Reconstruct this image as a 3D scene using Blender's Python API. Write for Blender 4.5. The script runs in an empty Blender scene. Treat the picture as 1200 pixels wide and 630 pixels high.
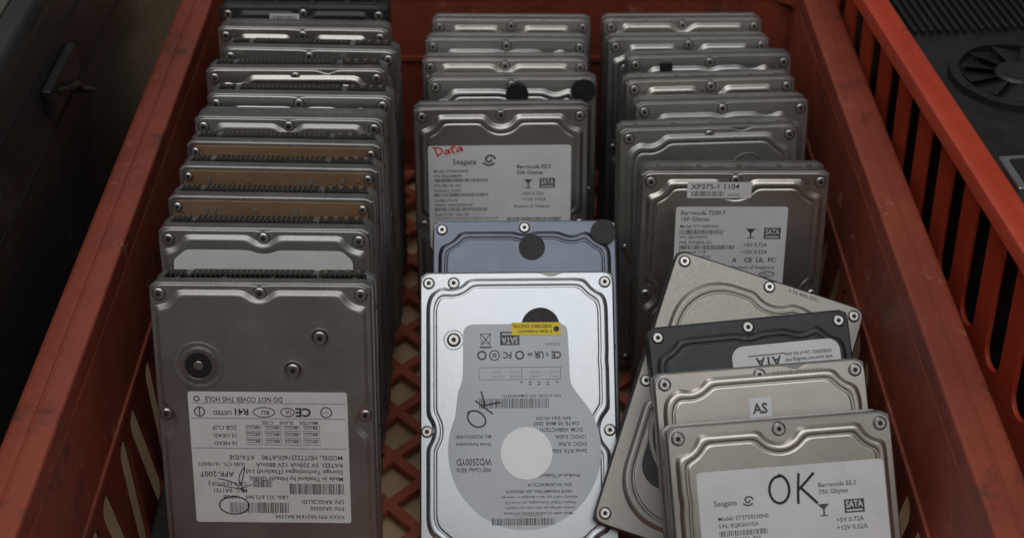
import bpy, math, random
from mathutils import Vector, Matrix
random.seed(7)
S = bpy.context.scene
COL = S.collection
R = math.radians
# ------------------------------------------------------------------ camera
F_PX = 1600.0; PITCH = R(38.5); H = 0.562
FW = Vector((0, math.cos(PITCH), -math.sin(PITCH)))
UP = Vector((0, math.sin(PITCH), math.cos(PITCH)))
RT = Vector((1, 0, 0)); CP = Vector((0, 0, H))
def at(px, py, z):
    d = FW + RT*((px-600)/F_PX) + UP*((315-py)/F_PX)
    return CP + d*((z-H)/d.z)
cam = bpy.data.cameras.new('camera'); co = bpy.data.objects.new('camera', cam); COL.objects.link(co)
cam.sensor_width = 36; cam.lens = 36*F_PX/1200; cam.clip_start = 0.01; cam.clip_end = 50
cam.dof.use_dof = True; cam.dof.focus_distance = .67; cam.dof.aperture_fstop = 10
co.location = CP; co.rotation_euler = (R(90)-PITCH, 0, 0)
S.camera = co
S.view_settings.view_transform = 'Standard'; S.view_settings.look = 'None'; S.view_settings.exposure = 0

# ------------------------------------------------------------------ materials
def newmat(name):
    m = bpy.data.materials.new(name); m.use_nodes = True
    nt = m.node_tree; return m, nt, nt.nodes['Principled BSDF']
def surf(name, c1, c2, rough=(.4, .6), metal=0.0, scale=30, bump=0.0, bscale=300, stretch=(1, 1, 1), spots=None, spec=.5, dirt=None):
    m, nt, b = newmat(name); N = nt.nodes; L = nt.links
    tc = N.new('ShaderNodeTexCoord'); oi = N.new('ShaderNodeObjectInfo')
    ml = N.new('ShaderNodeMath'); ml.operation = 'MULTIPLY'; ml.inputs[1].default_value = 3.7; L.new(oi.outputs['Random'], ml.inputs[0])
    va = N.new('ShaderNodeVectorMath'); va.operation = 'ADD'; L.new(tc.outputs['Object'], va.inputs[0]); L.new(ml.outputs[0], va.inputs[1])
    n1 = N.new('ShaderNodeTexNoise'); n1.inputs['Scale'].default_value = scale; n1.inputs['Detail'].default_value = 6; n1.inputs['Roughness'].default_value = .65
    L.new(va.outputs[0], n1.inputs['Vector'])
    r1 = N.new('ShaderNodeValToRGB'); r1.color_ramp.elements[0].position = .33; r1.color_ramp.elements[1].position = .67
    r1.color_ramp.elements[0].color = (*c1, 1); r1.color_ramp.elements[1].color = (*c2, 1); L.new(n1.outputs['Fac'], r1.inputs[0])
    colout = r1.outputs[0]
    for sp_ in (spots, dirt):
        if not sp_: continue
        n3 = N.new('ShaderNodeTexNoise'); n3.inputs['Scale'].default_value = sp_[1]; n3.inputs['Detail'].default_value = 8; n3.inputs['Roughness'].default_value = .75
        L.new(va.outputs[0], n3.inputs['Vector'])
        r3 = N.new('ShaderNodeValToRGB'); r3.color_ramp.elements[0].position = sp_[2]; r3.color_ramp.elements[1].position = sp_[2]+.12
        L.new(n3.outputs['Fac'], r3.inputs[0])
        mx = N.new('ShaderNodeMixRGB'); L.new(r3.outputs[0], mx.inputs[0]); L.new(colout, mx.inputs[1]); mx.inputs[2].default_value = (*sp_[0], 1)
        colout = mx.outputs[0]
    L.new(colout, b.inputs['Base Color'])
    mp = N.new('ShaderNodeMapping'); mp.inputs['Scale'].default_value = stretch; L.new(va.outputs[0], mp.inputs['Vector'])
    n2 = N.new('ShaderNodeTexNoise'); n2.inputs['Scale'].default_value = bscale; n2.inputs['Detail'].default_value = 4; L.new(mp.outputs[0], n2.inputs['Vector'])
    mr = N.new('ShaderNodeMapRange'); mr.inputs['From Min'].default_value = .3; mr.inputs['From Max'].default_value = .7
    mr.inputs['To Min'].default_value = rough[0]; mr.inputs['To Max'].default_value = rough[1]
    n4 = N.new('ShaderNodeMath'); n4.operation = 'ADD'; L.new(n1.outputs['Fac'], n4.inputs[0]); L.new(n2.outputs['Fac'], n4.inputs[1])
    n5 = N.new('ShaderNodeMath'); n5.operation = 'MULTIPLY'; n5.inputs[1].default_value = .5; L.new(n4.outputs[0], n5.inputs[0])
    L.new(n5.outputs[0], mr.inputs['Value']); L.new(mr.outputs[0], b.inputs['Roughness'])
    b.inputs['Metallic'].default_value = metal; b.inputs['Specular IOR Level'].default_value = spec
    if bump:
        bp = N.new('ShaderNodeBump'); bp.inputs['Strength'].default_value = bump; bp.inputs['Distance'].default_value = .0005
        L.new(n2.outputs['Fac'], bp.inputs['Height']); L.new(bp.outputs[0], b.inputs['Normal'])
    return m
M = {}
M['cast'] = surf('cast_aluminium', (.24, .235, .225), (.31, .30, .285), (.36, .54), .88, 60, .06, 900)
M['cast_dark'] = surf('dark_casting', (.035, .035, .037), (.06, .06, .06), (.35, .55), .5, 60, .1, 900)
M['warm'] = surf('warm_steel', (.48, .445, .395), (.58, .54, .485), (.25, .44), .92, 20, .03, 500, (1, 8, 1), ((.37, .335, .285), 55, .62), dirt=((.22, .19, .15), 120, .70))
M['grey'] = surf('grey_steel', (.42, .41, .395), (.52, .505, .485), (.25, .44), .92, 20, .03, 500, (8, 1, 1), ((.32, .305, .28), 60, .62), dirt=((.20, .18, .15), 120, .70))
M['cool'] = surf('bright_steel', (.50, .53, .555), (.585, .605, .62), (.28, .44), .93, 16, .03, 500, (8, 1, 1), ((.41, .425, .43), 60, .64), dirt=((.28, .28, .27), 140, .71))
M['dim'] = surf('dim_blue_steel', (.095, .108, .135), (.145, .16, .19), (.28, .44), .85, 25, .03, 500, (8, 1, 1), ((.09, .09, .10), 60, .66))
M['dark'] = surf('black_coated_steel', (.028, .029, .032), (.048, .049, .052), (.32, .5), .35, 25, .03, 500, (1, 1, 1), ((.09, .08, .07), 70, .68))
M['taupe'] = surf('taupe_cast', (.34, .325, .30), (.41, .395, .365), (.34, .50), .78, 26, .05, 1200, (1, 1, 1), ((.28, .26, .23), 60, .64), dirt=((.16, .14, .12), 120, .71))
M['dull'] = surf('dull_beige_steel', (.30, .28, .25), (.38, .355, .32), (.40, .56), .80, 22, .05, 900, (1, 1, 1), ((.24, .22, .19), 60, .62))
M['screw'] = surf('screw_steel', (.45, .43, .40), (.60, .58, .55), (.27, .42), .92, 200)
M['void'] = surf('painted_recess_shade', (.008, .008, .008), (.014, .013, .012), (.6, .8), 0, 50)  # near-black colour stands in for the shade inside holes and gaps
M['rubber'] = surf('black_disc', (.005, .005, .006), (.010, .010, .010), (.5, .65), 0, 80)
M['paper'] = surf('label_paper', (.66, .66, .65), (.76, .76, .745), (.5, .7), 0, 40, 0, 300, (1, 1, 1), ((.50, .47, .42), 70, .66))
M['foil'] = surf('silver_foil', (.50, .525, .545), (.57, .59, .61), (.42, .55), 0.05, 20)
M['white'] = surf('white_paper', (.92, .93, .93), (.95, .96, .96), (.5, .6), 0, 20)
M['pale'] = surf('pale_foil', (.70, .72, .68), (.80, .82, .77), (.4, .55), .0, 25)
M['yellow'] = surf('yellow_sticker', (.82, .62, .02), (.88, .69, .03), (.5, .6), 0, 20)
M['ink'] = surf('black_ink', (.02, .02, .022), (.04, .04, .042), (.5, .6), 0, 90)
M['softink'] = surf('grey_print_ink', (.05, .05, .05), (.09, .09, .088), (.5, .6), 0, 90)
M['faint'] = surf('faint_ink', (.12, .11, .10), (.2, .19, .18), (.5, .6), 0, 90)
M['red_ink'] = surf('red_ink', (.62, .015, .015), (.70, .025, .025), (.5, .6), 0, 90)
M['pen'] = surf('pen_ink', (.008, .008, .012), (.014, .014, .018), (.4, .5), 0, 90)
M['brown'] = surf('brown_board', (.20, .115, .06), (.26, .16, .09), (.45, .6), .1, 80, .08, 600, (1, 1, 1), ((.12, .07, .04), 90, .62))
M['board'] = surf('green_black_board', (.01, .025, .018), (.02, .04, .028), (.35, .5), 0, 80)
M['plastic'] = surf('black_plastic', (.010, .010, .010), (.02, .02, .02), (.38, .55), 0, 80)
M['foam'] = surf('dark_foam', (.02, .018, .016), (.035, .03, .027), (.8, .95), 0, 80)
M['pin'] = surf('dull_pin', (.28, .23, .15), (.4, .34, .22), (.35, .5), .8, 80)
M['crate'] = surf('red_crate_plastic', (.17, .034, .019), (.30, .058, .030), (.42, .66), 0, 9, .5, 420, (1, 1, 1), ((.36, .14, .09), 55, .585), .4, dirt=((.065, .028, .018), 22, .56))
M['crate2'] = surf('orange_red_crate_plastic', (.40, .040, .016), (.54, .062, .022), (.36, .56), 0, 9, .35, 500, (1, 1, 1), ((.56, .18, .10), 60, .62), .45, dirt=((.16, .035, .02), 20, .62))
M['floorgrid'] = surf('red_lattice', (.40, .085, .045), (.50, .13, .07), (.5, .7), 0, 25, .3, 500, (1, 1, 1), ((.30, .15, .10), 60, .6))
M['wood'] = surf('pale_wood', (.60, .41, .23), (.74, .54, .33), (.55, .75), 0, 10, .3, 120, (1, 12, 1), ((.44, .29, .16), 30, .62))
M['case'] = surf('dusty_black_metal', (.010, .010, .011), (.020, .019, .018), (.35, .55), .1, 9, .05, 300, (1, 1, 1), ((.055, .05, .042), 14, .58))
M['casetop'] = surf('dusty_black_top', (.055, .052, .042), (.09, .085, .07), (.5, .7), 0, 9, .1, 300)

# ------------------------------------------------------------------ mesh builder (millimetres)
def rrect(x0, x1, y0, y1, r, n=240):
    pts = []; k = 10
    for cx, cy, a0 in ((x1-r, y0+r, -90), (x1-r, y1-r, 0), (x0+r, y1-r, 90), (x0+r, y0+r, 180)):
        for i in range(k+1):
            a = R(a0+90*i/k); pts.append((cx+r*math.cos(a), cy+r*math.sin(a)))
    return resample(pts, n) if n else pts
def resample(pts, n):
    P = [Vector(p) for p in pts]; P.append(P[0]); ds = [0]
    for a, b in zip(P, P[1:]): ds.append(ds[-1]+(b-a).length)
    out = []; j = 0
    for i in range(n):
        t = ds[-1]*i/n
        while ds[j+1] < t: j += 1
        u = (t-ds[j])/max(ds[j+1]-ds[j], 1e-9); out.append(tuple(P[j].lerp(P[j+1], u)))
    return out
def bite(pts, bites, smooth=2):
    out = []
    for p in pts:
        p = Vector(p)
        for cx, cy, r in bites:
            d = p-Vector((cx, cy))
            if d.length < r: p = Vector((cx, cy))+d.normalized()*r
        out.append(p)
    n = len(out); out = [Vector(q) for q in resample([tuple(q) for q in out], n)]
    for _ in range(smooth): out = [(out[i-1]+out[i]*2+out[(i+1) % n])/4 for i in range(n)]
    return [tuple(p) for p in out]
def inset(pts, d):
    n = len(pts); o = []
    for i in range(n):
        a = Vector(pts[i-1]); b = Vector(pts[(i+1) % n]); t = (b-a)
        if t.length < 1e-9: o.append(pts[i]); continue
        t.normalize(); o.append((pts[i][0]-t.y*d, pts[i][1]+t.x*d))
    return o
def circ(cx, cy, r, n=32): return [(cx+r*math.cos(2*math.pi*i/n), cy+r*math.sin(2*math.pi*i/n)) for i in range(n)]
CACHE = {}
class MB:
    def __init__(s): s.v = []; s.f = []; s.m = []
    def add(s, vs, fs, mi=0):
        o = len(s.v); s.v += [tuple(v) for v in vs]; s.f += [[i+o for i in f] for f in fs]; s.m += [mi]*len(fs)
    def loft(s, loops, mi=0, cap0=True, cap1=True):
        n = len(loops[0][0]); vs = []; fs = []
        for pts, z in loops: vs += [(p[0], p[1], z) for p in pts]
        for k in range(len(loops)-1):
            for i in range(n):
                j = (i+1) % n; fs.append([k*n+i, k*n+j, (k+1)*n+j, (k+1)*n+i])
        if cap0: fs.append(list(range(n))[::-1])
        if cap1: fs.append([(len(loops)-1)*n+i for i in range(n)])
        s.add(vs, fs, mi)
    def box(s, x0, x1, y0, y1, z0, z1, mi=0, b=0):
        if b: s.loft([(rrect(x0, x1, y0, y1, b, 0), z0), (rrect(x0, x1, y0, y1, b, 0), z1-b*.5), (inset(rrect(x0, x1, y0, y1, b, 0), b*.4), z1)], mi)
        else: s.loft([([(x0, y0), (x1, y0), (x1, y1), (x0, y1)], z0), ([(x0, y0), (x1, y0), (x1, y1), (x0, y1)], z1)], mi)
    def cyl(s, cx, cy, r, z0, z1, mi=0, n=32, bev=0):
        L = [(circ(cx, cy, r, n), z0), (circ(cx, cy, r, n), z1-bev)]
        if bev: L.append((circ(cx, cy, r-bev, n), z1))
        s.loft(L, mi)
    def ring(s, cx, cy, r0, r1, z0, z1, mi=0, n=48):
        prof = [(r1, z0), (r1-.3, z1), (r0+.3, z1), (r0, z0)]
        s.loft([(circ(cx, cy, r, n), z) for r, z in prof], mi, False, False)
    def flat(s, pts, z, mi=0): s.add([(p[0], p[1], z) for p in pts], [list(range(len(pts)))], mi)
    def tube(s, path, r, mi=0, n=10):
        P = [Vector(p) for p in path]; vs = []; fs = []
        for i, p in enumerate(P):
            t = (P[min(i+1, len(P)-1)]-P[max(i-1, 0)]).normalized()
            a = Vector((0, 0, 1)).cross(t); a = a.normalized() if a.length > .1 else t.orthogonal().normalized(); b = t.cross(a)
            for k in range(n):
                q = p+(a*math.cos(2*math.pi*k/n)+b*math.sin(2*math.pi*k/n))*r; vs.append(tuple(q))
        for i in range(len(P)-1):
            for k in range(n):
                fs.append([i*n+k, i*n+(k+1) % n, (i+1)*n+(k+1) % n, (i+1)*n+k])
        fs.append(list(range(n))[::-1]); fs.append([(len(P)-1)*n+k for k in range(n)])
        s.add(vs, fs, mi)
    def mesh(s, me, mat, mi=0):
        s.add([mat @ v.co for v in me.vertices], [list(p.vertices) for p in me.polygons], mi)
    def text(s, st, x, y, h, z=.16, mi=1, w=None, rot=0, align='LEFT', bold=0):
        cu = bpy.data.curves.new('t', 'FONT'); cu.body = st; cu.size = 1; cu.resolution_u = 2; cu.align_x = align; cu.offset = bold
        o = bpy.data.objects.new('t', cu); COL.objects.link(o); dg = bpy.context.evaluated_depsgraph_get(); dg.update()
        me = bpy.data.meshes.new_from_object(o.evaluated_get(dg))
        k = h/.7; sx = k
        if w and len(me.vertices):
            ww = max(v.co.x for v in me.vertices)-min(v.co.x for v in me.vertices); sx = w/max(ww, 1e-6)
        s.mesh(me, Matrix.Translation((x, y, z)) @ Matrix.Rotation(R(rot), 4, 'Z') @ Matrix.Diagonal((sx, k, 1, 1)), mi)
        bpy.data.objects.remove(o); bpy.data.curves.remove(cu); bpy.data.meshes.remove(me)
    def stroke(s, pts, w, z=.2, mi=1, smooth=True):
        P = [Vector(p) for p in pts]
        if smooth and len(P) > 2:
            Q = []
            for i in range(len(P)-1):
                a = P[max(i-1, 0)]; b = P[i]; c = P[i+1]; d = P[min(i+2, len(P)-1)]
                for k in range(6):
                    t = k/6; Q.append(.5*((2*b)+(c-a)*t+(2*a-5*b+4*c-d)*t*t+(3*b-a-3*c+d)*t**3))
            Q.append(P[-1]); P = Q
        vs = []; n = len(P)
        for i, p in enumerate(P):
            t = P[min(i+1, n-1)]-P[max(i-1, 0)]
            t = t.normalized() if t.length > 1e-6 else Vector((1, 0)); q = Vector((-t.y, t.x))*w*.5
            vs += [(p.x-q.x, p.y-q.y, z+i*.0004), (p.x+q.x, p.y+q.y, z+i*.0004)]
        s.add(vs, [[2*i, 2*i+2, 2*i+3, 2*i+1] for i in range(n-1)], mi)
    def barcode(s, x, y, w, h, z=.16, mi=1, seed=1):
        rr = random.Random(seed); c = x
        while c < x+w:
            bw = rr.choice((.2, .3, .5)); s.flat([(c, y), (min(c+bw, x+w), y), (min(c+bw, x+w), y+h), (c, y+h)], z, mi); c += bw+rr.choice((.22, .35, .5))
    def merge(s, o, dx=0, dy=0, rot=0, dz=0):
        mt = Matrix.Translation((dx, dy, dz)) @ Matrix.Rotation(R(rot), 4, 'Z'); k = len(s.v)
        s.v += [tuple(mt @ Vector(v)) for v in o.v]; s.f += [[i+k for i in f] for f in o.f]; s.m += o.m
    def build(s, name, mats, parent=None, key=None, ang=32):
        me = bpy.data.meshes.new(name); me.from_pydata([(a*.001, b*.001, c*.001) for a, b, c in s.v], [], s.f)
        for m in mats: me.materials.append(M[m])
        me.polygons.foreach_set('material_index', s.m); me.polygons.foreach_set('use_smooth', [True]*len(s.f)); me.update()
        me.set_sharp_from_angle(angle=R(ang))
        if key: CACHE[key] = me
        return link(name, me, parent)
def link(name, me, parent=None):
    o = bpy.data.objects.new(name, me); COL.objects.link(o)
    if parent: o.parent = parent
    return o
def plate(outer, holes, th, bev=.4):
    cu = bpy.data.curves.new('p', 'CURVE'); cu.dimensions = '2D'; cu.fill_mode = 'BOTH'; cu.extrude = th/2-bev; cu.bevel_depth = bev; cu.bevel_resolution = 1
    for pts in [outer]+holes:
        sp = cu.splines.new('POLY'); sp.points.add(len(pts)-1)
        for i, p in enumerate(pts): sp.points[i].co = (p[0], p[1], 0, 1)
        sp.use_cyclic_u = True
    o = bpy.data.objects.new('p', cu); COL.objects.link(o); dg = bpy.context.evaluated_depsgraph_get(); dg.update()
    me = bpy.data.meshes.new_from_object(o.evaluated_get(dg)); bpy.data.objects.remove(o); return me
def thing(name, label, cat, group=None):
    o = bpy.data.objects.new(name, None); o.empty_display_size = .02; COL.objects.link(o); o['label'] = label; o['category'] = cat
    if group: o['group'] = group
    return o

# ------------------------------------------------------------------ drive parts
LN = 147.0; HW = 50.8
SCR = [(-45.5, 141.5), (45.5, 141.5), (0, 142.5), (-46, 76), (46, 76), (-45.5, 6), (45.5, 6)]
def body_part(t, cast, root):
    key = ('body', t, cast)
    if key in CACHE: return link('body', CACHE[key], root)
    b = MB(); f = rrect(-HW, HW, 0, LN, 3.5, 120)
    md = rrect(-HW+1.2, HW-1.2, 1.5, LN-2.2, 3, 120)
    b.loft([(inset(f, 1), -t+2), (f, -t+3), (f, -t+7), (md, -t+7.6), (md, -11), (f, -10.2), (f, -3.8), (inset(f, .6), -3.1)], 0)
    for s_ in (-1, 1):
        for y in (28, 70, 130):
            zc = -t+5
            pts = [(s_*(HW+.05), y+2*math.cos(a*math.pi/8), zc+1.6*math.sin(a*math.pi/8)) for a in range(16)]
            b.add(pts, [list(range(16)) if s_ > 0 else list(range(16))[::-1]], 1)  # flat dark discs paint the shade inside the side screw holes
    for x, w in ((-30, 9), (-8, 4), (14, 7), (34, 4)):
        b.box(x-w, x+w, LN-2.3, LN-1.8, -t+9, -12.5, 1)  # thin dark plates paint the shade of notches in the top end
    for x in (-40, -18, 4, 26, 42):
        b.box(x-1, x+1, LN-2.4, LN-.7, -t+7, -10.6, 0)
    for y0, y1 in ((8, 20), (36, 62), (80, 120)):
        for s_ in (-1, 1):
            x0, x1 = (HW-1.3, HW-.9) if s_ > 0 else (-HW+.9, -HW+1.3)
            b.box(x0, x1, y0, y1, -t+8.4, -12, 1)
    return b.build('body', [cast, 'void'], root, key)
def cover_part(style, mat, root):
    key = ('cover', style, mat)
    if key in CACHE: return link('cover', CACHE[key], root)
    b = MB(); base = bite(rrect(-HW+.7, HW-.7, .8, LN-.8, 4.5, 240), [(0, LN+5, 6.5)] if style != 'c' else [(18, LN+3, 6)], 1)
    b.loft([(base, -3.2), (base, -2.3), (inset(base, .3), -2.0), (inset(base, .5), -2.0)], 0)
    groove = 0
    if style == 'a':
        box = (3.2, 3.2, 3.5, 4, 12); groove = 3.6
        bt = [(-46, 143.5, 9), (46, 143.5, 9), (0, 145, 8.5), (-48.5, 76, 7), (48.5, 76, 7), (-46, 4, 9), (46, 4, 9), (-54, 112, 7)]
    elif style == 'b':
        box = (3.2, 3.2, 3.5, 6.5, 14); groove = 3.2
        bt = [(-47, 145, 12), (47, 145, 12), (0, 149, 10), (-50, 76, 8), (50, 76, 8), (-47, 2, 12), (47, 2, 12), (26, 147, 9)]
    elif style == 'c':
        box = (3.4, 3.4, 3.6, 3.6, 16); groove = 3.6
        bt = [(-47, 146, 10), (47, 146, 11), (-34, 147, 9), (-54, 64, 10), (54, 64, 12), (-56, 24, 7), (-47, 1, 10), (47, 1, 11), (56, 100, 9)]
    elif style == 'e':
        box = (7, 7, 6, 9, 26); groove = 4
        bt = [(-47, 145, 17), (47, 145, 17), (4, 147, 13), (-52, 76, 13), (52, 90, 16), (-47, 2, 16), (47, 2, 16), (-52, 40, 8)]
    else:
        box = (2.4, 2.4, 3, 3, 7)
        bt = [(-46, 144, 7.5), (46, 144, 7.5), (0, 147, 7), (-50, 80, 7), (50, 80, 7), (-46, 3, 7.5), (46, 3, 7.5)]
    def L(d): return bite(rrect(-HW+box[0]+d, HW-box[1]-d, box[2]+d, LN-box[3]-d, box[4]-d*.6, 360), [(x, y, r+d) for x, y, r in bt], 4)
    loops = [(L(0), -2.02), (L(.4), -1.7), (L(1.2), -.6), (L(1.7), -.18), (L(2.3), 0), (L(2.7), 0)]
    if groove: g = groove; loops += [(L(g), 0), (L(g+.4), -.12), (L(g+.8), -.45), (L(g+1.4), -.45), (L(g+1.8), -.12), (L(g+2.2), 0), (L(g+2.5), 0)]
    b.loft(loops, 0, False, True)
    return b.build('cover', [mat], root, key, 26)
def screw_part(x, y, z, root, big=1.0):
    key = ('screw', big)
    if key in CACHE: o = link('screw', CACHE[key], root)
    else:
        b = MB(); r = 2.7*big
        b.loft([(circ(0, 0, r, 24), 0), (circ(0, 0, r, 24), .6), (circ(0, 0, r-.5, 24), 1.1)], 0)
        star = [(math.cos(2*math.pi*i/12)*(1.45 if i % 2 else .9)*big, math.sin(2*math.pi*i/12)*(1.45 if i % 2 else .9)*big) for i in range(12)]
        b.flat(star, 1.13, 1)  # flat dark star paints the shade in the screw socket
        b.ring(0, 0, r, r+.6*big, -.05, .12, 1, 24)
        o = b.build('screw', ['screw', 'void'], root, key)
    o.location = (x*.001, y*.001, z*.001); return o
def back_board(t, root):
    key = ('board', t)
    if key in CACHE: return link('circuit_board', CACHE[key], root)
    b = MB(); b.box(-47, 47, 5, 143, -t+.4, -t+1.9, 0); b.box(-10, 12, 60, 82, -t-.0, -t+.45, 1)
    return b.build('circuit_board', ['board', 'plastic'], root, key)
def top_connector(t, root, kind='ide'):
    key = ('conn', t, kind)
    if key in CACHE: return link('connector', CACHE[key], root)
    b = MB(); z0, z1 = -t+2.2, -t+9.5
    b.box(-34, 22, LN-6, LN+.2, z0, z1, 0); b.box(25, 46, LN-6, LN+.2, z0, z1, 0); b.box(-46, -37, LN-6, LN+.2, z0+1, z1-1, 0)
    x = -31.5
    while x < 21:
        for zz in (z0+2.2, z0+4.9):
            b.box(x-.4, x+.4, LN-1, LN+.8, zz-.4, zz+.4, 1)
        x += 2.54
    for x in (28, 33, 38, 43): b.box(x-1, x+1, LN-1, LN+1.2, z0+2.4, z0+4.4, 1)
    for x in (-44, -41.5, -39): b.box(x-.4, x+.4, LN-1, LN+.9, z0+2.6, z0+3.4, 1)
    if kind == 'comb':
        x = -46
        while x < 46:
            b.box(x, x+1.3, LN-2.5, LN+.5, z1+.1, z1+2.2, 0); x += 2.3
    return b.build('connector', ['plastic', 'pin'], root, key)

# ------------------------------------------------------------------ placing
COLS = {}
def rect2(y, z, th, L, t):
    s, c = math.sin(th), math.cos(th)
    tf = (y, z); bf = (y-L*s, z-L*c); tb = (y+t*c, z-t*s); bb = (bf[0]+t*c, bf[1]-t*s)
    return [tf, tb, bb, bf]
def sat(A, B, m):
    for P in (A, B):
        for i in range(4):
            a = P[i]; b = P[(i+1) % 4]; nx, ny = b[1]-a[1], a[0]-b[0]; l = math.hypot(nx, ny); nx /= l; ny /= l
            pa = [p[0]*nx+p[1]*ny for p in A]; pb = [p[0]*nx+p[1]*ny for p in B]
            if max(pa)+m < min(pb) or max(pb)+m < min(pa): return False
    return True
def place(root, col, pl, pr, lean, t, base=0.0, roll=0.0, yaw=None, anchor='c', maxshift=.1):
    th = R(lean); L = LN*.001; tt = t*.001; ph = R(roll); w = HW*.001
    hh = lambda x, y: x*math.sin(ph)+y*math.cos(ph)
    cs = [hh(x, y) for x in (-w, w) for y in (0, L)]; hmin, hmax = min(cs), max(cs)
    if anchor == 'l': a = (-w, L); px = pl
    elif anchor == 'r': a = (w, L); px = pr
    else: a = (0, L); px = ((pl[0]+pr[0])/2, (pl[1]+pr[1])/2)
    z = base+tt*math.sin(th)+math.cos(th)*(hh(*a)-hmin)
    P = at(px[0], px[1], z)
    if yaw is None:
        A = at(pl[0], pl[1], z); B = at(pr[0], pr[1], z); yw = math.atan2(B.y-A.y, B.x-A.x)
    else: yw = R(yaw)
    rise = math.cos(th)*(hmax-hh(*a)); y0 = P.y
    for _ in range(200):
        bad = any(sat(rect2(P.y+rise*math.tan(th), z+rise, th, hmax-hmin, tt), q, .0004) for q in COLS.get(col, []))
        if not bad or y0-P.y >= maxshift: break
        P.y -= .0005
    COLS.setdefault(col, []).append(rect2(P.y+rise*math.tan(th), z+rise, th, hmax-hmin, tt))
    mt = Matrix.Translation(P) @ Matrix.Rotation(yw, 4, 'Z') @ Matrix.Rotation(R(90)-th, 4, 'X') @ Matrix.Rotation(ph, 4, 'Z') @ Matrix.Translation((-a[0], -a[1], 0))
    root.matrix_world = mt
GRP = 'hard drives standing in rows in the red crate'
def drive(label, col, pl, pr, lean=12, t=25.4, style='a', mat='warm', cast='cast', base=0.0, conn=None, screws=None, **kw):
    root = thing('hard_drive', label, 'hard drive', GRP)
    place(root, col, pl, pr, lean, t, base, **kw)
    body_part(t, cast, root)
    if style != 'pcb': cover_part(style, mat, root)
    back_board(t, root)
    if conn: top_connector(t, root, conn)
    if style != 'pcb':
        for x, y in (screws or SCR): screw_part(x, y, -2.0, root)
    return root
def glass_mark(b, x, y, s, z=.16):
    b.flat([(x-s, y), (x, y-s*1.1), (x+s, y)], z, 1); b.flat([(x-.15*s, y-1.9*s), (x+.15*s, y-1.9*s), (x+.15*s, y-1.0*s), (x-.15*s, y-1.0*s)], z, 1)
    b.flat([(x-.7*s, y-2.1*s), (x+.7*s, y-2.1*s), (x+.7*s, y-1.9*s), (x-.7*s, y-1.9*s)], z, 1)
def sata_mark(b, x, y, w, h, z=.16):
    b.box(x, x+w, y, y+h, z-.02, z, 1); b.text('SATA', x+w*.08, y+h*.4, h*.5, z+.04, 0, w*.84, bold=.02)
    b.box(x+w*.1, x+w*.9, y+h*.12, y+h*.24, z, z+.03, 0)
def swirl(b, x, y, s, z=.16):
    pts = [(x+s*math.cos(a)*(1-.11*a), y+s*math.sin(a)*(1-.11*a)*.9) for a in [i*.35 for i in range(20)]]
    b.stroke(pts, s*.34, z, 1); b.stroke([(x-s*1.2, y-s*.6), (x-.2*s, y-s*1.1), (x+s*.9, y-s*.7)], s*.34, z, 1)
def paper_label(root, x0, x1, ytop, ybot, fn, mat='paper', r=1.5, name='label', rot=0, label=None, ink='softink'):
    w = x1-x0; h = ytop-ybot; b = MB(); o = rrect(0, w, -h, 0, r, 0)
    b.loft([(o, 0), (o, .12)], 0); fn(b, w, h)
    c = MB(); c.merge(b, x0 if not rot else x1, ytop if not rot else ybot, rot, .01)
    ob = c.build(name, [mat, ink], root)
    if label: ob['label'] = label
    return ob
def lines(b, items):
    for it in items:
        st, x, y, h = it[:4]; w = it[4] if len(it) > 4 else None
        b.text(st, x, y, h, .16, 1, w, bold=.012)
def lab_barra(seed, model='Barracuda 7200.10', gb='250 Gbytes', made='Product of Thailand'):
    def fn(b, w, h):
        b.text('Seagate', w*.17, -11.2, 3.2, .16, 1, None, bold=.012); swirl(b, w*.43, -8.4, 3.2)
        y = -16
        for i, st in enumerate(('Model: ST3500630NS', 'S/N: 9QG2BMVR', 'P/N: 9BL146-305', 'Firmware: 3.AEG', 'Config: CA-34', 'WWN: 5000C5000A1B', 'Date: 07251  Site: TK')):
            b.text(st, 3, y, 1.6, bold=.012)
            if i % 2 == 1: b.barcode(3, y-2.9, w*.38, 2.0, seed=seed+i); y -= 2.9
            y -= 3.0
        b.text(model, w*.62, -14, 2.3, bold=.02); b.text(gb, w*.62, -17.6, 2.3, bold=.02)
        glass_mark(b, w*.70, -20.6, 2.6); sata_mark(b, w*.78, -26, 9, 6)
        b.text('+5V 0.72A', w*.66, -30.4, 2.0, bold=.012); b.text('+12V 0.52A', w*.66, -33.8, 2.0, bold=.012)
        b.text(made, w*.60, -38, 1.8, bold=.012)
        b.text('THIS DRIVE IS MANUFACTURED BY SEAGATE', 3, -45, 1.3); b.text('FOR WARRANTY INFORMATION VISIT WEB SITE', 3, -47.5, 1.3)
        b.barcode(w*.55, -48, w*.38, 4, seed=seed+40)
    return fn

# ================================================================== LEFT ROW (back to front)
LB = .026
d = drive('black hard drive at the very back of the left row with a small white sticker', 'L', (258, 8), (450, 10), 8, 25.4, 'd', 'dark', 'cast_dark', LB, 'ide')
paper_label(d, -20, -2, 143, 135, lambda b, w, h: (b.barcode(1.5, -5, w-3, 3.6, seed=3),), 'paper', .5)
drive('grey hard drive second from the back of the left row', 'L', (254, 33), (453, 36), 10, 21.5, 'a', 'warm', 'cast', LB, None)
drive('grey hard drive third from the back of the left row', 'L', (262, 57), (460, 61), 10, 21.5, 'b', 'grey', 'cast', LB, 'ide')
drive('warm grey hard drive fourth from the back of the left row', 'L', (238, 82), (452, 83), 11, 21.5, 'c', 'warm', 'cast', LB, 'comb')
d = drive('grey hard drive fifth from the back of the left row with a dark oval badge', 'L', (244, 112), (454, 115), 11, 21.5, 'b', 'grey', 'cast', LB, 'ide')
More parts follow.
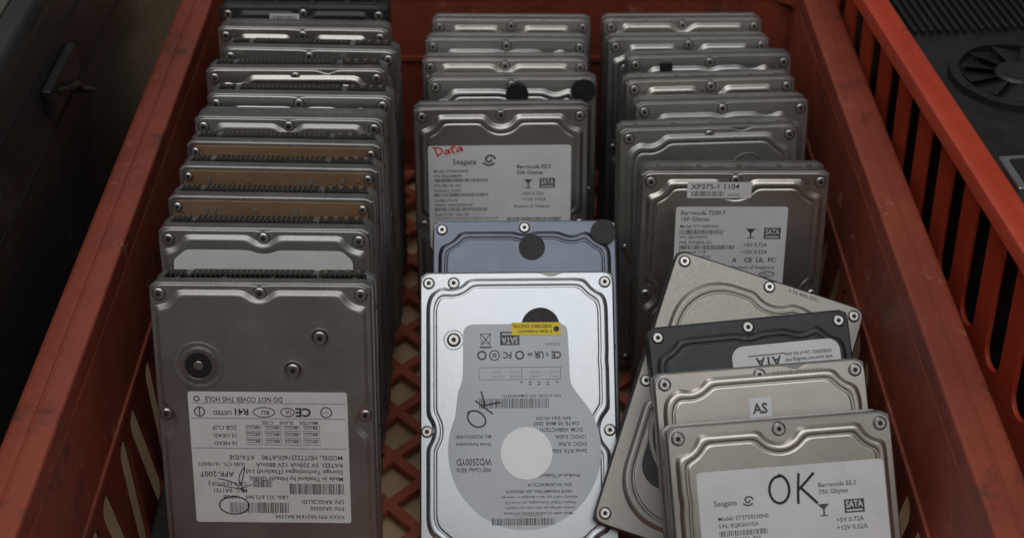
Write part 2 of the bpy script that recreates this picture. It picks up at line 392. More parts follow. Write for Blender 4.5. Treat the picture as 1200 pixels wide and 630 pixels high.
b = MB(); b.loft([(rrect(-24, 12, 131, 139, 3.9, 60), 0), (rrect(-24, 12, 131, 139, 3.9, 60), .3)], 0); b.build('badge', ['dim'], d)
drive('pale greenish grey hard drive directly behind the three brown boards in left row', 'L', (226, 138), (448, 141), 12, 21.5, 'd', 'taupe', 'cast', LB, None)
def pcb_face(root, seed, txt=''):
    rr = random.Random(seed); b = MB()
    o = bite(rrect(-48, 48, 3, 145, 2, 240), [(-50, 100, 8), (50, 60, 8)], 1)
    b.loft([(o, -3.0), (o, -1.5)], 0)
    for x in range(-44, 45, 4):
        if rr.random() < .35: b.box(x, x+1.5, 138+rr.random()*3, 139.0+rr.random()*3, -1.5, -1.0, 2)
    for _ in range(30):
        x = rr.uniform(-45, 42); y = rr.uniform(60, 136); b.box(x, x+rr.uniform(1, 3), y, y+rr.uniform(.8, 2), -1.5, -.8, rr.choice((1, 2)))
    b.box(-16, 6, 98, 120, -1.5, -.2, 1); b.box(18, 34, 110, 124, -1.5, -.3, 1)
    if txt: b.text(txt, 22, 141, 4.0, -1.44, 2, rot=180)
    b.build('board', ['brown', 'plastic', 'faint'], root)
    for x in (-45.5, 45.5): screw_part(x, 142, -1.5, root, .8)
d = drive('hard drive with bare brown circuit board, rearmost of the three in the left row', 'L', (220, 168), (441, 172), 13, 21.5, 'pcb', 'grey', 'cast', LB, 'comb'); pcb_face(d, 1)
d = drive('hard drive with brown circuit board marked 21602, middle of three in left row', 'L', (211, 197), (438, 201), 13, 21.5, 'pcb', 'grey', 'cast', LB, 'comb'); pcb_face(d, 2, '21602')
d = drive('hard drive with brown circuit board, nearest of the three in the left row', 'L', (197, 232), (433, 236), 14, 21.5, 'pcb', 'grey', 'cast', LB, 'comb'); pcb_face(d, 3)
d = drive('silver hard drive with wide blank pale panel, second from the front in left row', 'L', (182, 269), (432, 272), 15, 21.5, 'd', 'taupe', 'cast', LB, 'comb')
b = MB(); o = bite(rrect(-43.5, 42.5, 60, 137, 5, 240), [(-46, 141, 9), (46, 141, 9), (0, 147, 12)], 3); b.loft([(o, 0), (o, .2)], 0)
q = b.build('label', ['pale'], d); q['label'] = 'blank pale panel'
# front left drive
HS = [(-46, 142), (46, 142), (0, 142.5), (-46.5, 83), (46.5, 83), (-46, 6), (46, 6)]
d = drive('large grey hard drive fronting the left row, white upside-down label, round hub', 'L', (172, 333), (433, 335), 21, 25.4, 'd', 'taupe', 'cast', LB, 'comb', HS)
b = MB(); b.ring(0, 0, 9.5, 11.6, -.1, .45, 0); b.cyl(0, 0, 9.3, -.1, .25, 0, 48, .2)
hub = b.build('hub', ['taupe'], d); hub.location = (-.0295, .108, 0)
b = MB(); b.ring(0, 0, 6.4, 8.6, .2, .7, 0); b.cyl(0, 0, 6.2, .2, .45, 1, 32); b.cyl(0, 0, 2.2, .4, .9, 0, 20, .2); b.build('hub_cap', ['grey', 'void'], hub)
for x, y in ((27, 122), (14, 106)):
    b = MB(); b.ring(0, 0, 4.0, 4.8, -.1, .4, 0, 32); q = b.build('screw_seat', ['taupe'], d, None); q.location = (x*.001, y*.001, 0); screw_part(x, y, .1, d, 1.15)
def lab_hit(b, w, h):   # upside down
    lines(b, [('XXXX P/N 0A31636 BA1234_', 3, -4, 1.9), ('P/N: 0A30356', 3, -8.5, 2.0), ('S/N: RAGC5LUD', 3, -12, 2.0),
              ('LBA: 321,672,960   160GB', w*.40, -14.2, 2.0), ('MLC: BA1721', w*.66, -17.6, 2.0), ('CSN: HUHG5-J', w*.66, -21, 2.0), ('APR-2007', w*.74, -26.5, 2.7),
              ('Made in Thailand by Hitachi Global', 3, -24, 2.2), ('Storage Technologies (Thailand) Ltd.', 3, -27.6, 2.2), ('RATED: 5V 330mA 12V 880mA', 3, -31.2, 2.2),
              ('MODEL: HDT722516DLAT80', 3, -35, 2.3, 38), ('ATA/IDE', w*.60, -35, 2.3), ('16383 CYL  16 HEADS', w*.66, -31.2, 1.9, 22)])
    b.barcode(3, -20.5, 26, 5.5, seed=9); b.barcode(w*.40, -10.5, 28, 5.5, seed=11); b.barcode(w*.50, -22.5, 9, 4, seed=14)
    for i in range(4):
        for j in range(3):
            x = 14+i*9; y = -41-j*3.5; b.text('o::::', x+.2, y-1.8, 2.0, .16, 1, 6.4, bold=.03)
            b.stroke([(x-.6, y-2.2), (x+7.2, y-2.2), (x+7.2, y+.5), (x-.6, y+.5), (x-.6, y-2.2)], .2, smooth=False)
    b.text('MASTER    SLAVE    C.SEL', 14, -52.5, 1.7, bold=.012); b.text('16 HEAD', w-22, -42, 2.0, bold=.012); b.text('15 HEAD', w-22, -46, 2.0, bold=.012); b.text('2GB CLIP', w-22, -50, 2.0, bold=.012)
    b.ring(10, -57, 2.2, 2.8, .13, .17, 1); b.text('TUV', 8.6, -57.5, 1.2)
    b.text('CE', 17, -59, 4.2, bold=.04); b.stroke([(28+3.2*math.cos(a), -57+2.1*math.sin(a)) for a in [i*.42 for i in range(16)]], .45); b.text('UL', 26.2, -57.8, 1.8, bold=.02)
    b.stroke([(39+5*math.cos(a), -57+2.4*math.sin(a)) for a in [i*.42 for i in range(16)]], .45); b.text('RU', 36.5, -57.8, 2.0, bold=.03)
    b.text('R41', 46, -58.6, 3.2, bold=.03); b.text('LISTED', 54, -57.5, 2.0, bold=.02); b.ring(69, -57, 2.0, 2.6, .13, .17, 1); b.box(68.7, 69.3, -59, -55, .13, .18, 1)
    b.text('DO NOT COVER THIS HOLE', 30, -64.5, 2.6, .16, 1, 36, bold=.02); b.ring(70, -63.5, .9, 1.5, .13, .17, 1)
    b.stroke([(1, -38.6), (w-1, -38.6)], .2, smooth=False); b.stroke([(1, -53.8), (w-1, -53.8)], .2, smooth=False); b.stroke([(1, -61.4), (w-1, -61.4)], .2, smooth=False)
q0 = paper_label(d, -35.5, 38.5, 95, 28, lab_hit, 'paper', 1.2, 'label', 180)
b = MB(); b.stroke([(-17+7*math.cos(a), 37+4.6*math.sin(a)) for a in [i*.4 for i in range(17)]], .55, .3, 0)
b.stroke([(-24, 51), (-17, 49), (-12, 44), (-14, 51), (-11, 57), (-13, 48)], .4, .3, 0); b.stroke([(-24, 47.5), (-14, 46), (-8, 48)], .35, .31, 0)
b.build('handwriting', ['pen'], q0)

# ================================================================== MIDDLE ROW
drive('grey hard drive at the very back of the middle row', 'M', (505, 23), (693, 24), 16, 23, 'a', 'warm')
drive('hard drive second from the back of the middle row', 'M', (498, 46), (689, 47), 16, 23, 'b', 'grey')
d = drive('hard drive third from the back of the middle row, plain straight cover rim', 'M', (496, 70), (688, 70), 16, 22, 'd', 'warm')
d = drive('hard drive with two black discs near its top edge, behind the red-written one', 'M', (498, 93), (702, 92), 16, 19, 'b', 'grey')
def disc(root, x, y, r=6.6):
    b = MB(); b.cyl(0, 0, r, 0, .5, 0, 40, .15); o = b.build('disc', ['rubber'], root); o.location = (x*.001, y*.001, .00002)
disc(d, 42.5, 139.5, 7.2); disc(d, 3, 137.5, 6.8)
d = drive('hard drive with Data handwritten in red on its white label, middle row', 'M', (483, 128), (691, 126), 17, 22, 'a', 'grey')
q0 = paper_label(d, -42.5, 40.5, 125, 62, lab_barra(21, 'Barracuda ES.2', '500 Gbytes'))
b = MB()
b.stroke([(0, 0), (.9, -6.4)], 1.05, 0, 0); b.stroke([(-1.6, .5), (3.2, -.5), (4.6, -3.6), (.4, -6.0)], 1.0, 0.01, 0)
b.stroke([(8.6, -2.6), (6.8, -3.4), (6.2, -5.4), (8.2, -5.2), (8.9, -2.6), (9.6, -5.8)], 1.0, 0.02, 0)
b.stroke([(12.2, .8), (11.3, -5), (13.2, -5.2)], 1.0, 0.03, 0); b.stroke([(9.8, -2.2), (14.2, -1.2)], 1.0, 0.04, 0)
b.stroke([(17, -2.2), (15, -2.9), (14.6, -5), (16.8, -4.4), (17.5, -2.1), (18.2, -5.6)], 1.0, 0.05, 0)
o = b.build('handwriting', ['red_ink'], q0); o.location = (-.0385, .1238, .0003); o.rotation_euler = (0, 0, R(9)); o.scale = (.86, .82, 1)
d = drive('dim blue grey hard drive with black discs, second from front in middle row', 'M', (510, 257), (719, 256), 50, 25.4, 'b', 'dim')
disc(d, 4, 131, 7.2); disc(d, 43.5, 139.5, 7.0); disc(d, 43, 76, 5)
# front middle
d = drive('bright silver hard drive fronting the middle row, yellow sticker and white disc', 'M', (497, 318), (714, 316), 48, 25.4, 'c', 'cool', 'cast', 0, None, [(-46, 141), (46, 141), (-33, 141), (-47, 64), (47, 64), (-45.5, 6), (45.5, 6)])
screw_part(-33, 111, .1, d, 1.1)
b = MB(); b.ring(-33, 111, 4.6, 5.4, -.1, .3, 0, 32); b.build('screw_seat', ['cool'], d)
b = MB(); b.cyl(12, 117.5, 10, 0, .10, 0, 48); b.build('disc', ['rubber'], d)
lab = []
cx, cy, rr_ = 3.0, 54, 40
for i in range(61):
    a = R(-205+(238)*i/60); lab.append((cx+rr_*math.cos(a)*.98, cy+rr_*math.sin(a)))
lab += [(31, 82), (27, 88), (26, 117), (24, 119), (-25, 119), (-28, 117), (-28.5, 90), (-31, 84)]
lab = bite(resample(lab, 260), [], 4)
b = MB(); b.loft([(lab, 0), (lab, .12)], 0)
L_ = [('DRIVE PARAMETERS: LBA 490350672', 27, 34, 1.5), ('S/N: WCANK4372119', 27, 37.4, 1.7), ('R/N: 2061-701335', 27, 71, 1.7), ('WD2500YD', -14, 50, 3.4), ('WD Caviar RE16', -14, 45.4, 2.2), ('MDL: WD2500YD-01NVB1', -14, 62, 1.7), ('Drive Parameters', -14, 58, 1.6), ('Product of Thailand', 31, 42, 1.8),
      ('5VDC: 0.70A', 35, 58, 1.9), ('12VDC: 0.60A', 35, 61.6, 1.9), ('Serial ATA 3Gb/s', 35, 54.4, 1.9), ('DCM: HSBHCTJCH', 33, 65.2, 1.9), ('DATE: 05 MAR 2007', 31, 68.4, 1.9)]
for st, x, y, h in L_:
    b.text(st, x, y, h, .16, 1, None if x > 0 else min(18, len(st)*h*.72), 180, 'LEFT', .018)
for i, st in enumerate(('warranty void if any seal is damaged or removed', 'Western Digital Technologies, Inc. Irvine CA', 'Jumper settings see www.wdc.com/support', 'Made under US patents pending worldwide')):
    b.text(st, 30-i, 31-i*2.7, 1.4, .16, 1, None, 180, 'LEFT', .01)
b.barcode(-20, 75.5, 36, 5, .16, 1, 5); b.barcode(-14, 16.4, 32, 3.6, .16, 1, 6); b.text('WCANK4372119', 12, 22, 1.4, rot=180)
b.text('P/N: 01NVB1  S/N WMANK43721', 22, 82.5, 1.5, rot=180, bold=.01)
b.text('. : : : .', 21, 89, 2.4, .16, 1, 20, 180, 'LEFT', .03)
for i in range(4):
    for j in range(2): b.text('1 2 3 4 5 6', 22-i*10, 92.2+j*2.2, .9, rot=180)
b.stroke([(-20, 96.5), (22, 96.5)], .2, smooth=False); b.stroke([(-20, 90.2), (22, 90.2)], .2, smooth=False); b.stroke([(22, 90.2), (22, 96.5)], .2, smooth=False); b.stroke([(-20, 90.2), (-20, 96.5)], .2, smooth=False); b.stroke([(2, 90.2), (2, 96.5)], .2, smooth=False)
b.text('CE', 22.5, 104.5, 3.6, .16, 1, 5, 180, bold=.04); b.text('c', 16, 103.8, 2.4, rot=180, bold=.03); b.text('UR', 13.5, 104.6, 3.4, .16, 1, 5, 180, bold=.04); b.text('us', 7.8, 103.8, 2.2, rot=180, bold=.03)
b.ring(1, 102.8, 1.5, 2.4, .13, .17, 1, 24); b.text('FC', -3, 104.4, 3.2, .16, 1, 4.4, 180, bold=.03); b.ring(-12, 102.8, 2.2, 2.8, .13, .17, 1, 24); b.ring(-12, 102.8, .5, 1.1, .13, .17, 1, 24); b.ring(-18.5, 102.8, 1.6, 2.5, .13, .17, 1, 24)
sm = MB(); sata_mark(sm, -5, -3.5, 10, 7); b.merge(sm, -4, 111.5, 180)
b.stroke([(-19, 108), (-14, 114)], .45, smooth=False); b.stroke([(-14, 108), (-19, 114)], .45, smooth=False); b.box(-19.5, -13.5, 106.6, 107.4, .13, .16, 1); b.stroke([(-18.5, 109), (-14.5, 109), (-13.8, 114), (-19.2, 114), (-18.5, 109)], .4, smooth=False)
b.text('ADDRESS', 22, 109, 1.3, rot=180)
q0 = b.build('label', ['foil', 'softink'], d); q0['label'] = 'silver foil label with a round lower half, printed upside down'
b = MB(); b.cyl(4, 52.5, 13.2, .12, .32, 0, 64); q = b.build('sticker', ['white'], q0); q['label'] = 'white round sticker over the hub'
b = MB(); b.box(-3, 22.5, 113, 119.8, .12, .3, 0, .4); b.text('WESTERN DIGITAL', 18, 118.6, 1.7, .34, 1, None, 180, bold=.02); b.text('5 YEAR WARRANTY', 18, 115.8, 1.4, .34, 1, None, 180, bold=.02); b.cyl(20.2, 116.3, 1.5, .3, .33, 1, 20); q = b.build('sticker', ['yellow', 'ink'], q0); q['label'] = 'yellow sticker'
def write_ok(w):
    b = MB()
    b.stroke([(4.4*math.cos(a)-.12*a, 5.8*math.sin(a)+.1*a) for a in [1.4+i*.4 for i in range(17)]], w, 0, 0)
    b.stroke([(8.2, 6.6), (7.4, 0), (7.0, -6.2)], w, .03, 0); b.stroke([(14.6, 6.4), (11, 2.8), (7.6, -.2)], w, .06, 0); b.stroke([(8.4, .6), (11.5, -2.6), (15.2, -6.6)], w, .09, 0)
    return b
o = write_ok(.85).build('handwriting', ['pen'], q0); o.location = (-.021, .0705, .00036); o.rotation_euler = (0, 0, R(58)); o.scale = (.88, .88, 1)

# ================================================================== RIGHT ROW
drive('grey hard drive at the very back of the right row', 'R', (707, 23), (895, 22), 16, 23, 'd', 'warm')
drive('grey hard drive second from the back of the right row', 'R', (713, 46), (903, 44), 16, 21, 'a', 'grey')
d = drive('hard drive third from the back of the right row with a black square patch', 'R', (733, 66), (932, 62), 16, 19, 'b', 'grey')
b = MB(); b.box(-31, -23, 133, 143, -.1, .2, 0, .5); b.build('patch', ['rubber'], d)
drive('hard drive fourth from the back of the right row, warm grey contoured cover', 'R', (733, 96), (935, 91), 16, 24, 'a', 'warm')
drive('hard drive fifth from the back of the right row, brownish cover', 'R', (745, 122), (951, 117), 16, 22, 'b', 'taupe')
d = drive('hard drive with faint round hub ring, right behind the number-stickered one', 'R', (727, 153), (938, 147), 17, 24, 'c', 'taupe')
b = MB(); b.ring(0, 0, 9, 10.2, -.1, .35, 0); o = b.build('hub', ['taupe'], d); o.location = (.022, .122, 0)
d = drive('silver hard drive with white number sticker above a white label, right row', 'R', (750, 203), (977, 203), 16, 25.4, 'a', 'warm')
paper_label(d, -26, 8.5, 142, 133, lambda b, w, h: (b.text('XP375-1 1104', 2, -3.8, 2.8, .16, 1, 26, bold=.015), b.barcode(2, -8, 18, 3, seed=8), b.text('MADE', 22, -8, 1.6)), 'paper', .5, 'sticker')
b = MB(); b.text('00720', 31, 141, 2.4, 0, 0); o = b.build('stamp', ['ink'], d); o.location.z = .00015
def lab_xp(b, w, h):
    lines(b, [('Barracuda 7200.7', 2.5, -4.5, 2.4), ('160 Gbytes', 2.5, -8, 2.4), ('Model: ST3160023AS', 2.5, -12, 1.7), ('S/N: 5JS1N2VG', 2.5, -18.2, 1.7), ('P/N: 9W2814-321', 2.5, -21.4, 1.7), ('Firmware: 3.18', 2.5, -26.9, 1.7), ('Config: DHHX-01', 2.5, -29.8, 1.7), ('+5V 0.72A', w*.62, -23, 2.1), ('+12V 0.52A', w*.6, -27, 2.1), ('Product of Singapore', w*.53, -36, 1.9), ('Date Code: 05317', 2.5, -32.7, 1.7)])
    b.barcode(2.5, -15.8, 24, 2.6, seed=31); b.barcode(2.5, -24.6, 30, 2.4, seed=32); b.barcode(2.5, -38, 24, 2.4, seed=34)
    glass_mark(b, w*.68, -12.5, 2.7); sata_mark(b, w*.80, -18.5, 9, 6.5)
    for i, st in enumerate(('A', 'CE', 'UL', 'FC')): b.text(st, w*.53+i*6.5, -32, 2.5, bold=.03)
    b.stroke([(w*.78, -39), (w*.85, -37.5), (w*.92, -39), (w*.85, -41), (w*.78, -39)], .5); b.text('RU', w*.82, -40, 1.7)
paper_label(d, -31.5, 29, 128, 60, lab_xp)
# crooked drive
d = drive('dull beige grey hard drive tipped clockwise, wedged under the black one in right row', 'R', (795, 290), (1000, 366), 50, 25.4, 'e', 'dull', 'cast_dark', 0, None, None, roll=-18.5, yaw=0, anchor='l')
b = MB(); o = bite(rrect(-36, 34, 26, 112, 12, 240), [(-42, 120, 14), (42, 118, 12)], 3); b.loft([(o, 0), (o, .15)], 0)
b.text('320 GB', -20, 100, 3, .17, 1); b.text('MADE IN CHINA', -20, 94, 2, .17, 1); b.barcode(-20, 84, 30, 5, .17, 1, 4); b.build('label', ['cast_dark', 'faint'], d)
b = MB(); b.ring(-6, 60, 30, 32.5, .1, .8, 0, 80); b.ring(-6, 60, 9, 11, .1, .6, 0, 48); b.build('hub', ['dull'], d)
b = MB(); b.text('F 7A 43Q-3251', 10, 143, 1.8, 0, 0); b.build('stamp', ['ink'], d).location.z = -.0018
# black drive
d = drive('black hard drive with pale upside-down label between tipped and silver drives', 'R', (757, 379), (999, 352), 46, 18, 'b', 'dark', 'cast_dark', 0, None, None, roll=5.5, yaw=0, anchor='l', maxshift=.003)
def lab_ata(b, w, h):
    y = -h+5
    for st, hh in (('WARNING: Use of this drive', 2.0), ('with incorrect handling may', 2.0), ('void the warranty coverage', 2.0)):
        b.text(st, 4, y, hh, .16, 1, 24, bold=.015); y += 3.1
    b.text('ATA', w-24, -h+6.5, 4.4, bold=.04); b.stroke([(w-26, -h+5.2), (w-8, -h+5.2)], .5, smooth=False)
    b.text('RoHS', w*.5, -h+14, 2.4); b.barcode(6, -h+17, 30, 5, seed=77)
paper_label(d, -10, 44, 133, 70, lab_ata, 'paper', 6, 'label', 180)
b = MB(); b.text('JPL', -2, 138, 1.5, 0, 0, rot=180); b.build('stamp', ['faint'], d).location.z = .0001
# AS drive
d = drive('silver hard drive with a small AS sticker, second from the front in right row', 'R', (765, 438), (1010, 415), 43, 18, 'c', 'warm', 'cast', 0, None, None, roll=4.5, yaw=0, anchor='l', maxshift=.004)
paper_label(d, -6.5, 4.0, 132, 122, lambda b, w, h: b.text('AS', 1.6, -7.4, 4.8, .16, 1, 7.2, bold=.03), 'paper', .5, 'sticker')
b = MB(); b.text('0 2 5 1 C   0 S 7 F S 2 V', 6, 142.2, 1.7, 0, 0); b.build('stamp', ['faint'], d).location.z = .0001
# front right
d = drive('silver hard drive with OK handwritten on its white label, front of the right row', 'R', (780, 501), (1038, 478), 42, 25.4, 'a', 'warm', 'cast', 0, None, None, roll=4.5, yaw=0, anchor='l', maxshift=.004)
def lab_ok(b, w, h):
    lines(b, [('Barracuda ES.2', w*.64, -10.5, 2.0), ('750 Gbytes', w*.64, -13.6, 2.0), ('Model: ST3750330NS', 8, -22, 1.8), ('S/N: 9QK0XV5A', 8, -25.2, 1.8), ('P/N: 9BX156-303', 8, -31.4, 1.8), ('+5V 0.72A', w*.72, -26.5, 2.0), ('+12V 0.52A', w*.72, -30, 2.0), ('Firmware: SN04', 8, -34.8, 1.8)])
    b.barcode(8, -29.0, 22, 2.4, seed=51); glass_mark(b, w*.66, -18, 2.6); sata_mark(b, w*.77, -22.8, 9, 6); b.text('Seagate', w*.08, -15.5, 2.4, .16, 1, bold=.01); swirl(b, w*.265, -13.8, 2.1)
q0 = paper_label(d, -39, 45, 126, 50, lab_ok, 'paper', 2)
o = write_ok(1.05).build('handwriting', ['pen'], q0); o.location = (-.002, .1155, .0004); o.scale = (1.05, 1.05, 1)

# ================================================================== CRATES
def crate(label, cx, x_half, y0, y1, h, mat, floor_mat, slant, taper, rimw, rot=0, pitch0=30, z=0, skirt=26, high=False):
    root = thing('plastic_crate', label, 'crate')
    W = x_half*1000; D = (y1-y0)*500; Hh = h*1000; th = 2.6
    def loop(off, r=16): return rrect(-W-off, W+off, -D-off, D+off, max(r+off, 2), 160)
    b = MB(); sec = [(0, -16), (0, -1.2), (.5, -.4), (1.2, -.1), (2.5, 0), (rimw*.5-1, 0), (rimw*.5-.4, -.7), (rimw*.5+.4, -.7), (rimw*.5+1, 0), (rimw-3, 0), (rimw-1.4, -.3), (rimw-.4, -1.1), (rimw, -2.6), (rimw, -skirt), (rimw-2.4, -skirt), (rimw-2.4, -4), (3, -4), (3, -16), (0, -16)]
    b.loft([(loop(o_), Hh+z_) for o_, z_ in sec][::-1], 0, False, False)
    b.build('rim', [mat], root)
    def wall(length, nm, M4, n, holed=True):
        holes = []
        pitch = length/n; hh = Hh-16
        for i in range(n if holed else 0):
            c = -length/2+pitch*(i+.5)
            if abs(c) > length/2-14: continue
            for za, zb in (((8, hh*.60),) if not high else ((10, hh*.48), (hh*.56, hh-2))):
                r = pitch*.27; pts = []; sl = slant*(1 if i % 2 else -1) if slant > 0 else -slant
                for k in range(9): a = math.pi*k/8; pts.append((c+sl*.5+r*math.cos(a), zb-r+r*math.sin(a)))
                for k in range(9): a = math.pi+math.pi*k/8; pts.append((c-sl*.5+r*math.cos(a), za+r+r*math.sin(a)))
                holes.append(pts)
        me = plate([(-length/2, 2), (length/2, 2), (length/2, hh+4), (-length/2, hh+4)], holes, th)
        bb = MB(); bb.mesh(me, M4, 0)
        if not high:
            me2 = plate([(-length/2, hh*.66), (length/2, hh*.66), (length/2, hh*.66+3), (-length/2, hh*.66+3)], [], th+3); bb.mesh(me2, M4, 0)
        return bb.build(nm, [mat], root, None, 40)
    tp = math.atan2(taper*1000, Hh)
    for s_ in (-1, 1):
        m4 = Matrix.Translation((s_*(W+1.5-taper*1000), 0, 0)) @ Matrix.Rotation(s_*tp, 4, 'Y') @ Matrix.Rotation(R(90), 4, 'Z') @ Matrix.Rotation(R(90), 4, 'X')
        wall(2*D+2, 'side_wall', m4, int(D*2/pitch0))
        m4 = Matrix.Translation((0, s_*(D+1.5), 0)) @ Matrix.Rotation(R(90), 4, 'X')
        wall(2*W+2, 'end_wall', m4, int(W*2/pitch0), False)
    holes = []; p = 36.0; q = 14.2; yy = -D+18; k = 0
    while yy < D-16:
        xx = -W+18+(p/2 if k % 2 else 0)
        while xx < W-16:
            holes.append([(xx+q, yy), (xx, yy+q), (xx-q, yy), (xx, yy-q)]); xx += p
        yy += p/2; k += 1
    me = plate([(-W, -D), (W, -D), (W, D), (-W, D)], holes, 4, .3)
    bb = MB(); bb.mesh(me, Matrix.Translation((0, 0, -2.2)), 0); bb.build('floor_grid', [floor_mat], root, None, 40)
    bt = MB(); bt.loft([(loop(o_), z_) for o_, z_ in ((-1-taper*1000, -9), (3-taper*1000, -9), (3-taper*1000, 4), (3.9-taper*1000, 4))], 0, False, False); bt.build('base_band', [mat], root)
    root.location = (cx, (y0+y1)/2, z); root.rotation_euler = (0, 0, rot)
    return root
crate('worn brick red plastic crate holding the three rows of hard drives', -.0025, .1905, .25, .826, .150, 'crate', 'floorgrid', 7, .006, 21, pitch0=28)
c2 = crate('brighter orange red plastic crate standing to the right of the full one', 0, .168, 0, .56, .190, 'crate2', 'floorgrid', -7, .003, 15, 0, 34, 0, 9, True)
pA = Vector((.2035, .7286)); rot = R(5.5)
ctr = pA+Vector((math.cos(rot), math.sin(rot)))*.183 + Vector((math.sin(rot), -math.cos(rot)))*.17
c2.location = (ctr.x, ctr.y, 0); c2.rotation_euler = (0, 0, rot)
b = MB()
b.box(-184, -84, 440, 790, 0.2, 25.2, 0, 3)
o = b.build('foam_pad', ['foam'], None); o['label'] = 'dark foam pad under the left row of drives'; o['category'] = 'foam pad'
b = MB(); b.box(-3000, 3000, -1500, 4000, -40, -9.5, 0)
o = b.build('table_top', ['wood'], None); o['kind'] = 'structure'; o['label'] = 'pale worn wooden surface under the crates'; o['category'] = 'table top'
# black case on the left
root = thing('computer_case', 'dusty black metal case standing along the left side of the crate', 'computer case')
b = MB(); prof = [(-560, -9), (-236, -9), (-236, 232), (-237.2, 236), (-240, 238.8), (-244, 240), (-556, 240), (-560, 236)]; n = len(prof)
b.add([(x, 80, z) for x, z in prof]+[(x, 1000, z) for x, z in prof], [list(range(n)), [n+i for i in range(n)][::-1]]+[[i, i+n, (i+1) % n+n, (i+1) % n] for i in range(n)], 0)
b.build('housing', ['case'], root)
b = MB(); b.box(-545, -252, 95, 985, 240, 241.5, 0, 1); b.build('top_panel', ['casetop'], root)
b = MB()
for z in (178, 214): b.box(-236.2, -235.4, 85, 990, z, z+1.6, 0)
b.build('seam', ['void'], root)
b = MB(); b.box(-236, -231, 590, 640, 190, 206, 0, 1.5); b.tube([(-232, 600, 200), (-228, 610, 196), (-229, 625, 190), (-233, 640, 178), (-234, 660, 165)], 1.6, 0); b.build('latch', ['plastic'], root)
# electronics in the right crate
root = thing('graphics_card', 'black circuit card with round fan lying in the orange red crate', 'graphics card')
b = MB(); b.box(-52, 130, -150, 120, -16, -13, 0, 1); b.box(-48, 125, -120, 115, -13, 0, 0, 4); b.build('shroud', ['plastic'], root)
b = MB(); b.ring(0, 0, 31, 37, -.5, 4, 0, 64); b.cyl(0, 0, 12, -.5, 5, 0, 32, 1.5); b.cyl(0, 0, 8, 4.8, 5.3, 1, 32); b.build('fan_frame', ['plastic', 'dark'], root)
b = MB()
for k in range(11):
    a = 2*math.pi*k/11; p0 = Vector((math.cos(a), math.sin(a))); p1 = Vector((math.cos(a+.55), math.sin(a+.55)))
    b.add([(p0.x*12, p0.y*12, .5), (p0.x*30, p0.y*30, .5), (p1.x*30, p1.y*30, 4), (p1.x*12, p1.y*12, 4)], [[0, 1, 2, 3]], 0)
b.build('fan_blades', ['plastic'], root)
b = MB()
for x in range(-46, 60, 5): b.box(x, x+2, 52, 110, -.5, 3, 0)
b.build('heat_sink', ['plastic'], root)
b = MB(); b.box(-44, 10, -112, -84, -.5, 7, 0, 1); b.box(-40, 6, -108, -88, 7, 8, 1, 1); b.build('bracket', ['cool', 'plastic'], root)
Pf = at(1190, 92, .172)
root.location = Pf; root.rotation_euler = (0, 0, rot)
b = MB(); b.box(-158, 158, -270, 270, -2, 148, 0, 4); o = b.build('black_box', ['plastic'], None)
o.location = (ctr.x, ctr.y, .004); o.rotation_euler = (0, 0, rot); o['label'] = 'plain black box filling the orange red crate under the card'; o['category'] = 'box'
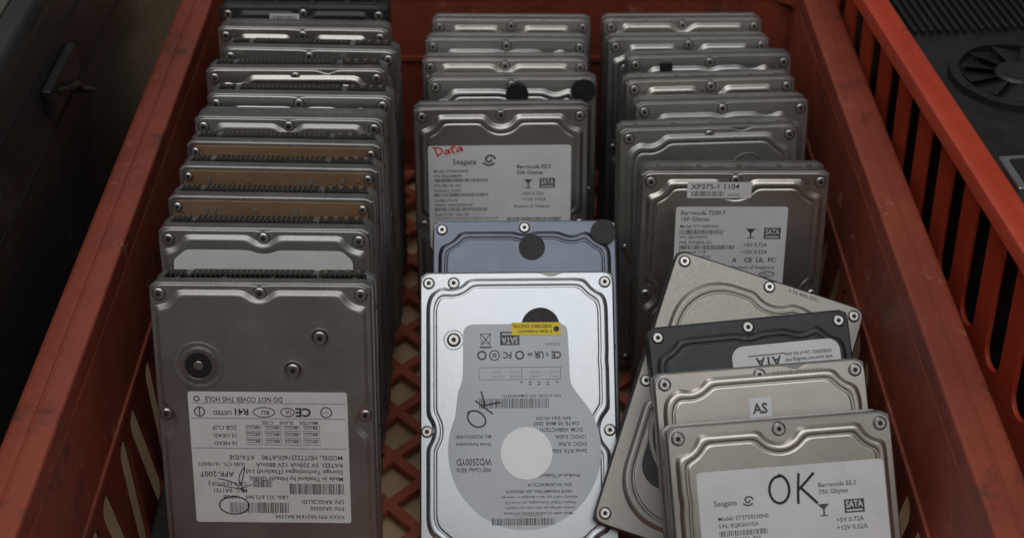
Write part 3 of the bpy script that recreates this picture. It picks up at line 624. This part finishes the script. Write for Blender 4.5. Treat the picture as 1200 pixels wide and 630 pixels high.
# cables behind the crate
for k, (pts, r) in enumerate((([(-300, 870, 120), (-250, 880, 150), (-200, 900, 158), (-150, 930, 150), (-90, 960, 120)], 3.5), ([(-290, 900, 90), (-240, 870, 130), (-205, 862, 152), (-160, 880, 148), (-60, 930, 60)], 2.2))):
    b = MB(); P = [Vector(p) for p in pts]; Q = []
    for i in range(len(P)-1):
        a, bb, c, d_ = P[max(i-1, 0)], P[i], P[i+1], P[min(i+2, len(P)-1)]
        for q in range(8):
            t = q/8; Q.append(.5*((2*bb)+(c-a)*t+(2*a-5*bb+4*c-d_)*t*t+(3*bb-a-3*c+d_)*t**3))
    b.tube(Q+[P[-1]], r, 0); o = b.build('cable', ['plastic'], None)
    o['label'] = ('thick black cable crossing behind the back left crate corner', 'thin black cable beside the thick one behind the crate')[k]; o['category'] = 'cable'

# ------------------------------------------------------------------ light
w = bpy.data.worlds.new('World'); S.world = w; w.use_nodes = True; N = w.node_tree.nodes; L = w.node_tree.links
bg = N['Background']; tc = N.new('ShaderNodeTexCoord'); sp = N.new('ShaderNodeSeparateXYZ'); L.new(tc.outputs['Generated'], sp.inputs[0])
rp = N.new('ShaderNodeValToRGB'); e = rp.color_ramp.elements
e[0].position = .0; e[0].color = (.055, .049, .042, 1); e[1].position = 1; e[1].color = (.29, .30, .31, 1)
k = e.new(.35); k.color = (.135, .127, .116, 1)
L.new(sp.outputs['Z'], rp.inputs[0])
nz = N.new('ShaderNodeTexNoise'); nz.inputs['Scale'].default_value = 3.2; nz.inputs['Detail'].default_value = 2; L.new(tc.outputs['Generated'], nz.inputs['Vector'])
nr = N.new('ShaderNodeMapRange'); nr.inputs['From Min'].default_value = .38; nr.inputs['From Max'].default_value = .62; nr.inputs['To Min'].default_value = .3; nr.inputs['To Max'].default_value = 1.8
L.new(nz.outputs['Fac'], nr.inputs['Value'])
vm = N.new('ShaderNodeVectorMath'); vm.operation = 'SCALE'; L.new(rp.outputs[0], vm.inputs[0]); L.new(nr.outputs[0], vm.inputs['Scale'])
L.new(vm.outputs[0], bg.inputs[0]); bg.inputs[1].default_value = .62
def area(name, loc, tgt, size, power, col):
    l = bpy.data.lights.new(name, 'AREA'); l.shape = 'RECTANGLE'; l.size = size[0]; l.size_y = size[1]; l.energy = power; l.color = col
    o = bpy.data.objects.new(name, l); COL.objects.link(o); o.location = loc
    o.rotation_euler = (Vector(tgt)-Vector(loc)).to_track_quat('-Z', 'Y').to_euler(); return o
area('window_lamp', (-.12, .02, 1.5), (.0, .5, .05), (1.7, 1.2), 11.5, (.97, .985, 1))
area('added_back_fill', (-.4, 1.5, 1.5), (0, .6, .1), (.7, .35), 2.2, (1, .95, .88))  # added fill light for highlights on the metal bevels, no visible source
